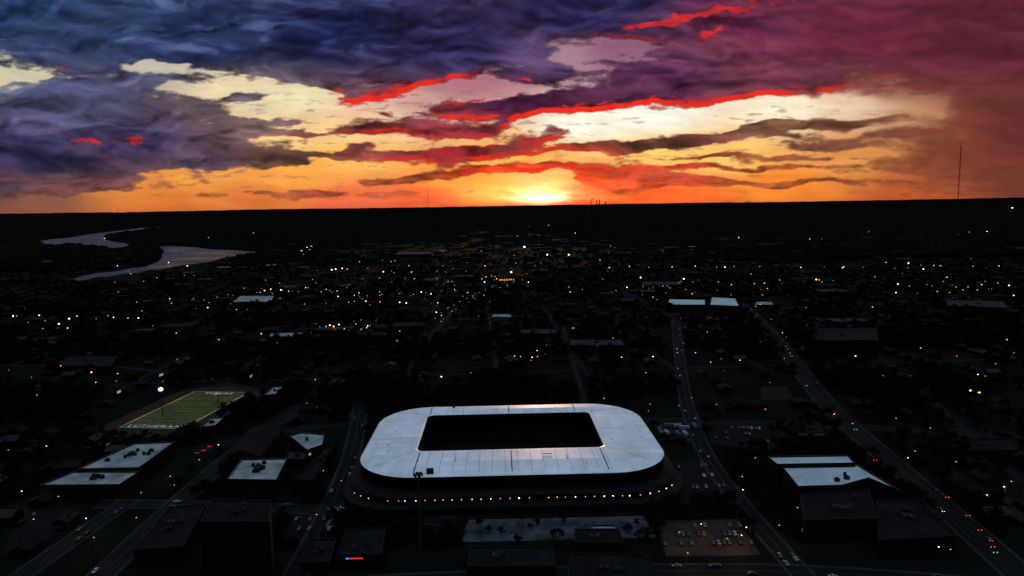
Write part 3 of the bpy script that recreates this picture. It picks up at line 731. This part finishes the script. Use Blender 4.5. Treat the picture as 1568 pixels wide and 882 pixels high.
# ---------------------------------------------------------------- traffic signals
TS=[]
for mt,zz in((redl,5.9),(teal,5.4)):
    b=MB();b.tube((0,0,0),(0,0,6),.13,.1,steel,6);b.tube((0,0,5.8),(4.5,0,6.1),.08,.07,steel,6)
    for x in(2.5,4.3): b.box((x,0,5.6),(.4,.35,1.1),steel);b.ball((x,-.2,zz),.26,mt)
    TS.append(b.mesh('traffic_signal'))
for u,v,k in[(302,694,0),(312,690,0),(321,684,0),(265,742,1),(1277,632,0),(1212,545,1),(1450,762,0),(1482,790,0),(1500,812,0),(1524,845,1),(1520,838,0),(1235,590,1),(1340,705,0),(1310,657,1),(866,530,0),(875,520,0)]:
    x,y=S(u,v,5.6);o=bpy.data.objects.new('traffic_signal',TS[k]);sc.collection.objects.link(o);o.location=(x-3.4,y,0)

# ---------------------------------------------------------------- houses
HM=[]
for i in range(8):
    b=MB();wd=random.uniform(8,12);dp=random.uniform(9,15);h=random.choice((4,6.2));rh=random.uniform(2.2,3.6)
    rf=mat('house_roof_%d'%i,tuple([.003,.0045,.006,.004,.010,.017,.0045,.007][i]*c for c in(.95,1,1.08)),.95,.3,.4)
    b.prism([(-wd/2,-dp/2),(wd/2,-dp/2),(wd/2,dp/2),(-wd/2,dp/2)],0,h,brick if i%2 else wallg)
    o_=.5;A_=(-wd/2-o_,-dp/2-o_,h-.1);B_=(wd/2+o_,-dp/2-o_,h-.1);C_=(wd/2+o_,dp/2+o_,h-.1);D_=(-wd/2-o_,dp/2+o_,h-.1);M1=(0,-dp/2-o_,h+rh);M2=(0,dp/2+o_,h+rh)
    b.poly([B_,C_,M2,M1],rf);b.poly([D_,A_,M1,M2],rf);b.poly([A_,B_,M1],brick);b.poly([C_,D_,M2],brick)
    b.box((wd*.25,0,h+rh*.8),(.9,.9,2),brick)
    b.box((0,-dp/2-1.6,1.5),(wd*.6,2.6,.25),rf)
    for zz in([1.2] if h<5 else [1.2,4]):
        for x in(-wd*.3,wd*.3): b.box((x,-dp/2-.03,zz+.7),(1.3,.1,1.4),litwin if (i==3 and x>0) else glass)
        for y_ in(-dp*.3,0,dp*.3):
            for s in(-1,1): b.box((s*(wd/2+.03),y_,zz+.7),(.1,1.2,1.4),glass)
    HM.append(b.mesh('house'))
def inpoly(X,Y,pl):
    r=np.zeros(X.shape,bool);n=len(pl)
    for i in range(n):
        x0,y0=pl[i];x1,y1=pl[(i+1)%n]
        c=((y0>Y)!=(y1>Y))&(X<(x1-x0)*(Y-y0)/((y1-y0) if abs(y1-y0)>1e-9 else 1e-9)+x0);r^=c
    return r
def free(X,Y,pad=3):
    ok=np.ones(X.shape,bool)
    for pl in AVOID_POLY: ok&=~inpoly(X,Y,pl)
    for Q,wd in ROADS:
        st_p=Q if len(Q)<4 else [Q[0]]+Q[2:-2:3]+[Q[-1]]
        for i in range(len(st_p)-1):
            ax,ay=st_p[i];bx,by=st_p[i+1];dx_,dy_=bx-ax,by-ay;L2_=dx_*dx_+dy_*dy_+1e-9
            t=np.clip(((X-ax)*dx_+(Y-ay)*dy_)/L2_,0,1);d2=(X-ax-t*dx_)**2+(Y-ay-t*dy_)**2
            ok&=d2>max(0.5,wd/2+pad)**2
    return ok
hp=[];
for k in range(-16,17):
    for sgn in(-1,1):
        x=k*96+20+sgn*19
        for y in np.arange(600,1700,17.):
            if random.random()<.66:
                gx,gy=G(x+random.uniform(-4,4),y+random.uniform(-4,4));
                if abs(gx)<gy*.84: hp.append((gx,gy))
for (x0,x1,y0,y1) in((265,470,365,600),(-470,-250,350,545),(120,250,500,600),(-200,-120,480,600)):
    for yy_ in np.arange(y0,y1,27.):
        for xx_ in np.arange(x0,x1,16.):
            if random.random()<.6 and abs(xx_)<yy_*.85: hp.append((xx_+random.uniform(-3,3),yy_+random.uniform(-4,4)))
hp=np.array(hp);hp=hp[free(hp[:,0],hp[:,1],8)]
nh=0;placed=[]
for (x,y) in sorted(hp.tolist(),key=lambda p:p[1]):
    if y<950 and nh<480:
        if any((x-a)**2+(y-c)**2<150 for a,c in placed[-120:]): continue
        placed.append((x,y))
        o=bpy.data.objects.new('house',random.choice(HM));sc.collection.objects.link(o);o.location=(x,y,0);o.rotation_euler=(0,0,th+random.choice((0,math.pi/2,math.pi))+random.uniform(-.08,.08));nh+=1
def instancer(name,child_mesh,child_name,pts,scales,rots):
    V=[];Fc=[]
    for (x,y),s,r in zip(pts,scales,rots):
        b0=len(V);h=s/2
        for a,c in((-h,-h),(h,-h),(h,h),(-h,h)):
            V.append((x+a*math.cos(r)-c*math.sin(r),y+a*math.sin(r)+c*math.cos(r),0.05))
        Fc.append((b0,b0+1,b0+2,b0+3))
    me=bpy.data.meshes.new(name);me.from_pydata(V,[],Fc);me.materials.append(gm)
    o=bpy.data.objects.new(name,me);sc.collection.objects.link(o)
    o.instance_type='FACES';o.use_instance_faces_scale=True;o.instance_faces_scale=1.0
    o.show_instancer_for_render=False;o.show_instancer_for_viewport=False
    c=bpy.data.objects.new(child_name,child_mesh);sc.collection.objects.link(c);c.parent=o
    return o
far=[tuple(p) for p in hp if p[1]>=950];random.shuffle(far)
for i in range(4):
    s=far[i::4];instancer('distant_houses',HM[i*2],'house_unit',s,[random.uniform(.9,1.3) for _ in s],[th+random.choice((0,math.pi/2)) for _ in s])
b=MB();X=[];
for _ in range(420):
    y=900*math.exp(random.random()*1.35);x=random.uniform(-.8,.8)*y;X.append((x,y))
X=np.array(X);X=X[free(X[:,0],X[:,1],14)]
for x,y in X:
    wd=random.uniform(12,50);dp=random.uniform(12,40);h=random.uniform(4,11)
    rf=random.choices((roofd,roofm,roofw),(8,3,.35))[0]
    b.box((x,y,h/2),(wd,dp,h),wallg,th,rf)
    b.box((x+wd*.2,y,h+.7),(3,3,1.4),metal,th)
    for s in range(int(wd/6)):
        if random.random()<.05: b.box((x-wd/2+3+s*6,y-dp/2-.1,2.2),(2.5,.3,1.8),litwin,0)
b.obj('distant_commercial_blocks')

# ---------------------------------------------------------------- trees
def treemesh(seed,nleaf=170):
    r=random.Random(seed);b=MB();hh=r.uniform(10,14);b.tube((0,0,0),(0,0,hh*.45),.38,.22,bark,6);cl=[]
    for i in range(6):
        a=i*1.05+r.random();e_=(math.cos(a)*r.uniform(2,3.6),math.sin(a)*r.uniform(2,3.6),hh*r.uniform(.5,.85));b.tube((0,0,hh*.38),e_,.17,.06,bark,4);cl.append((e_,r.uniform(1.8,2.7)))
    cl.append(((0,0,hh*.85),2.2))
    for k in range(nleaf):
        c,R_=r.choice(cl);d=Vector((r.gauss(0,1),r.gauss(0,1),r.gauss(0,.8)));d.normalize();p=Vector(c)+d*R_*r.uniform(.55,1.1)
        n_=(d+Vector((r.uniform(-.6,.6),r.uniform(-.6,.6),r.uniform(-.2,.8)))).normalized();x=n_.orthogonal().normalized();y=n_.cross(x);s=r.uniform(.5,1.1)
        b.poly([p+x*s,p+y*s*.8,p-x*s,p-y*s*.8],leaf)
    return b.mesh('deciduous_tree')
TM=[treemesh(i) for i in range(4)]
N_=28000
y=340*np.exp(rng.random(N_)*math.log(2600/340.));x=(rng.random(N_)*1.72-.86)*y
dn=fbm(x/120,y/120,4,12)+0.12*(y>700)+0.10*(y<560)
keep=(dn>-0.12+0.35*rng.random(N_));x,y=x[keep],y[keep]
ok=free(x,y,2.2)&(y>345)
x,y=x[ok],y[ok]
pts=list(zip(x.tolist(),y.tolist()));print('trees',len(pts))
near=[p for p in pts if p[1]<560];farp=[p for p in pts if p[1]>=560];random.shuffle(near);print('near',len(near))
for p in near[:800]:
    o=bpy.data.objects.new('deciduous_tree',random.choice(TM));sc.collection.objects.link(o);o.location=(p[0],p[1],0);s=random.uniform(.5,1.0);o.scale=(s,s,s*random.uniform(.75,1.0));o.rotation_euler=(0,0,random.uniform(0,6.28))
# a few trees in the plaza in front of the stadium
for u,v in((735,806),(748,815),(800,803),(812,812),(822,806),(905,822),(962,815),(975,806),(990,828),(862,800),(768,822)):
    x,y=S(u,v);o=bpy.data.objects.new('deciduous_tree',random.choice(TM));sc.collection.objects.link(o);o.location=(x,y,0);s=random.uniform(.35,.65);o.scale=(s,s,s*.8);o.rotation_euler=(0,0,random.uniform(0,6.28))
for i in range(4):
    s=farp[i::4];instancer('distant_trees',TM[i],'tree_unit',s,[random.uniform(.6,1.25) for _ in s],[random.uniform(0,6.28) for _ in s])
ny,nx=240,380
yy=2100*np.exp(np.linspace(0,1,ny)*math.log(22000/2100.));tx=np.linspace(-.9,.9,nx)
YY,TX=np.meshgrid(yy,tx,indexing='ij');XX=YY*TX
sc_=YY/2100
Z=10*fbm(XX/160,YY/160,5,15)+9*fbm(XX/1500,YY/2500,3,18)+4+4*pn(XX/(14*sc_),YY/(40*sc_),5)+ (sc_-1)*2
for rv in(riv1,riv2,bank):
    Z[inpoly(XX,YY,grow(rv,25))]=-6
V=np.stack([XX,YY,Z],-1).reshape(-1,3);idx=np.arange(ny*nx).reshape(ny,nx)
q=np.stack([idx[:-1,:-1],idx[:-1,1:],idx[1:,1:],idx[1:,:-1]],-1).reshape(-1,4)
me=bpy.data.meshes.new('distant_woodland');me.from_pydata(V.tolist(),[],q.tolist())
me.materials.append(mat('woodland_canopy',(0.0018,0.0023,0.002),1.0,.5,.02,spec=0.0,col2=(.0058,.006,.0055),detail=10))
o=bpy.data.objects.new('distant_woodland',me);sc.collection.objects.link(o)

# ---------------------------------------------------------------- distant lights
b=MB()
def dl(u,v,mt,k=1.0,z=9):
    x,y=S(u,v,z);d=math.hypot(x,y)
    r=d/684*.5*k;b.ball((x,y,z),r,mt,1,.8,6,4)
B_=[(803,378,warm,1.8),(838,390,warm,1.5),(871,390,warm,1.5),(981,425,warm,1.3),(1047,427,warm,1.4),(470,379,warm,1),(477,377,warm2,1),(463,384,warm2,1),(1375,435,warm,1.2),(1250,428,warm,1.3),(1290,410,warm,1),
(1391,403,white,1.1),(1357,402,warm,.9),(1414,412,warm,1),(1440,407,warm2,1),(1550,319,white,1.5),(1528,434,warm,1.2),(1503,436,warm,1),(1545,437,warm,1),(1372,448,warm,1),(1336,470,warm2,1),(1310,545,warm,1),(1410,533,warm2,1),
(20,484,warm,1.1),(46,470,warm,1.1),(90,496,white,1.2),(106,488,white,1.2),(105,496,white,1.),(151,480,warm,1.2),(174,486,white,1.1),(118,484,cool,1.),(212,487,warm,1),(196,487,warm2,1),(300,472,warm,1),(318,471,warm,1),
(388,357,warm2,1),(240,425,white,1),(258,402,warm,.8),(287,407,warm,.9),(209,371,warm2,.9),(160,365,warm2,1),(508,413,white,1.1),(514,412,warm,1.2),(524,411,warm,1),(532,412,warm2,1),(587,416,warm,1.1),(634,427,warm,1),
(645,447,warm,1),(660,450,warm,1),(652,449,white,.9),(742,432,warm,1),(716,448,warm2,1),(705,466,warm,1),(668,478,white,.9),(676,483,warm2,1),(560,461,white,1),(612,463,warm,1.1),(622,464,warm,1.2),(640,464,warm,1.1),(591,460,warm2,1),
(505,498,warm,1.3),(519,497,warm,1.2),(511,500,warm,1),(545,496,warm2,1),(563,499,warm,1),(612,507,warm2,1),(644,496,warm,1),(462,512,cool,1.8),(455,512,cool,1.3),(400,511,cool,1.2),(405,445,warm,1),(415,443,warm,1.2),(430,444,warm,1.1),(442,446,warm2,1),
(788,545,warm2,1.2),(797,546,warm2,1),(815,547,warm,1),(823,546,warm2,1),(880,448,cool,1.3),(873,447,cool,1),(888,449,cool,1),(1110,409,warm,1),(1164,466,warm2,1),(1000,546,white,.9),(1065,540,warm2,1),(925,610,cool,.8),(676,577,warm,1.1),
(952,547,warm,1),(1000,455,warm2,1),(1015,438,warm2,1),(960,440,warm,1),(1100,432,warm2,1),(1120,436,warm2,1),(1060,450,warm2,1),(1175,442,warm2,1),(1213,450,warm,1),(1330,355,redl,.8),(835,330,warm2,.9),(840,345,warm2,.8),(1240,366,cool,.7),(1258,366,cool,.7),
(140,570,warm,1),(180,572,warm2,1),(93,560,warm2,1),(60,483,white,1),(335,520,warm2,1),(270,510,warm2,1),(1486,598,warm,1.3),(1500,601,warm,1.2),(1509,576,warm2,1),(1465,545,redl,.9),(1542,520,warm2,1)]
for u,v,mt,k in B_: dl(u,v,mt,k*1.05)
for k in range(13): dl(930+k*33+random.uniform(-5,5),409+random.uniform(-1.5,1),random.choice((warm,warm2,white)),.65)
for k in range(9): dl(1370+k*20,408+random.uniform(-2,5),random.choice((warm,warm2)),.55)
rr_=random.Random(3)
clus=[(560,455,110,16,44),(430,445,60,10,26),(600,420,110,14,22),(120,490,120,14,18),(540,500,90,10,20),(330,470,90,22,14),(700,455,60,25,20),(760,425,60,10,14),(880,440,110,14,10),(1050,440,120,14,16),(1250,430,160,16,14),(1480,440,90,12,20),
(820,545,110,22,9),(1100,560,160,40,9),(1400,560,170,50,9),(300,560,230,35,9),(700,400,240,12,16),(1180,500,200,25,11),(820,336,40,10,6),(1100,360,400,14,6),(300,360,140,16,6),(200,425,150,14,8),(900,500,160,18,7),(470,385,30,5,5),(1500,360,60,10,3)]
for (u,v,su,sv,n_) in clus:
    for _ in range(n_):
        a=rr_.gauss(u,su*.6);c=max(333,rr_.gauss(v,sv*.6))
        if c<600: dl(a,c,rr_.choices((warm,warm2,white,cool,redl,teal),(6,18,3,3,1,.6))[0],rr_.uniform(.28,.8))
for k in range(13):
    t=k/12;u=672+(788-672)*t;v=487+(427-487)*t**.8
    dl(u-6,v,warm2,.5);dl(u+7,v+1,warm2,.45)
b.obj('distant_city_lights')
x,y=S(783,430,0);e=empty('domed_station_building',(x,y,0));b=MB()
ow=mat('floodlit_stone',(.05,.035,.02),.8,.2,.2)
b.box((0,0,7),(60,24,14),ow,0,roofd);b.box((0,-2,14),(22,26,10),ow,0,roofd);b.obj('hall',e)
b=MB();b.tube((0,0,19),(0,0,24),8,8,ow,16);b.ball((0,0,24),8,ow,1,1,16,8);b.tube((0,0,31),(0,0,38),1.2,.3,ow,8);b.obj('dome',e)
orange=mat('orange_floodlight',(0,0,0),em=(1,.32,.05),es=1.2)
b=MB()
for k in range(11):
    b.box((-27+k*5.4,-12.3,4),(2.6,.3,3.4),orange)
b.ball((0,-10.5,22),2.0,warm,1,.8);b.obj('lit_arches',e)

# ---------------------------------------------------------------- masts on the horizon
def mast(u,vtop,Y,nm,r=2.2,guy=True):
    d=CR*((u-784)/FP)+CU*((441-vtop)/FP)+F;t=Y/d.y;h=H+d.z*t;x=d.x*t
    e=empty(nm,(x,Y,0));b=MB();A3=[(r*math.cos(a),r*math.sin(a)) for a in(0,2.09,4.19)]
    redw=mat('mast_red_paint',(.04,.016,.014),.7)
    for p in A3: b.tube((*p,0),(*p,h),.35,.35,redw,5)
    K=int(h/12)
    for k in range(K):
        for i in range(3):
            p=A3[i];q=A3[(i+1)%3];z0=h*k/K;z1=h*(k+1)/K;b.tube((*p,z0),(*q,z1),.2,.2,redw,4)
    b.tube((0,0,h),(0,0,h+12),.3,.1,redw,5);b.obj('lattice',e)
    if guy:
        b=MB()
        for a in(0,2.09,4.19):
            for z in(h*.5,h*.95): b.tube((0,0,z),(h*.5*math.cos(a),h*.5*math.sin(a),0),.06,.06,steel,4)
        b.obj('guy_wires',e)
    b=MB()
    for f_ in((.8,1) if guy else (1,)): b.ball((0,0,h*f_),.9,redl)
    b.obj('beacons',e)
mast(1472,221,2400,'radio_mast',r=1.7)
mast(655,291,7000,'radio_mast',r=4,guy=False)
mast(180,318,9000,'radio_mast',r=5,guy=False)
def stack(u,vt,Y):
    d=CR*((u-784)/FP)+CU*((441-vt)/FP)+F;t=Y/d.y;return d.x*t,H+d.z*t
e=empty('power_station',(stack(915,310,14000)[0],14000,0));x0=e.location.x;b=MB()
for u,vt in((905,306),(914,305),(918,305.5),(927,308)):
    x,h=stack(u,vt,14000);b.tube((x-x0,0,0),(x-x0,0,h),12,8,steel,12)
b.obj('chimneys',e);b=MB();b.box((0,40,85),(380,160,170),steel);b.obj('boiler_house',e)
b=MB();smk=mat('chimney_smoke',(.03,.015,.015),1.)
x,h=stack(905,306,14000)
for i in range(6):
    b.ball((x-x0-4+i*11,0,h+8+i*3),7+i*1.6,smk,1.3,.55,10,6)
b.obj('smoke_plume',e)
print('objects',len(bpy.data.objects))
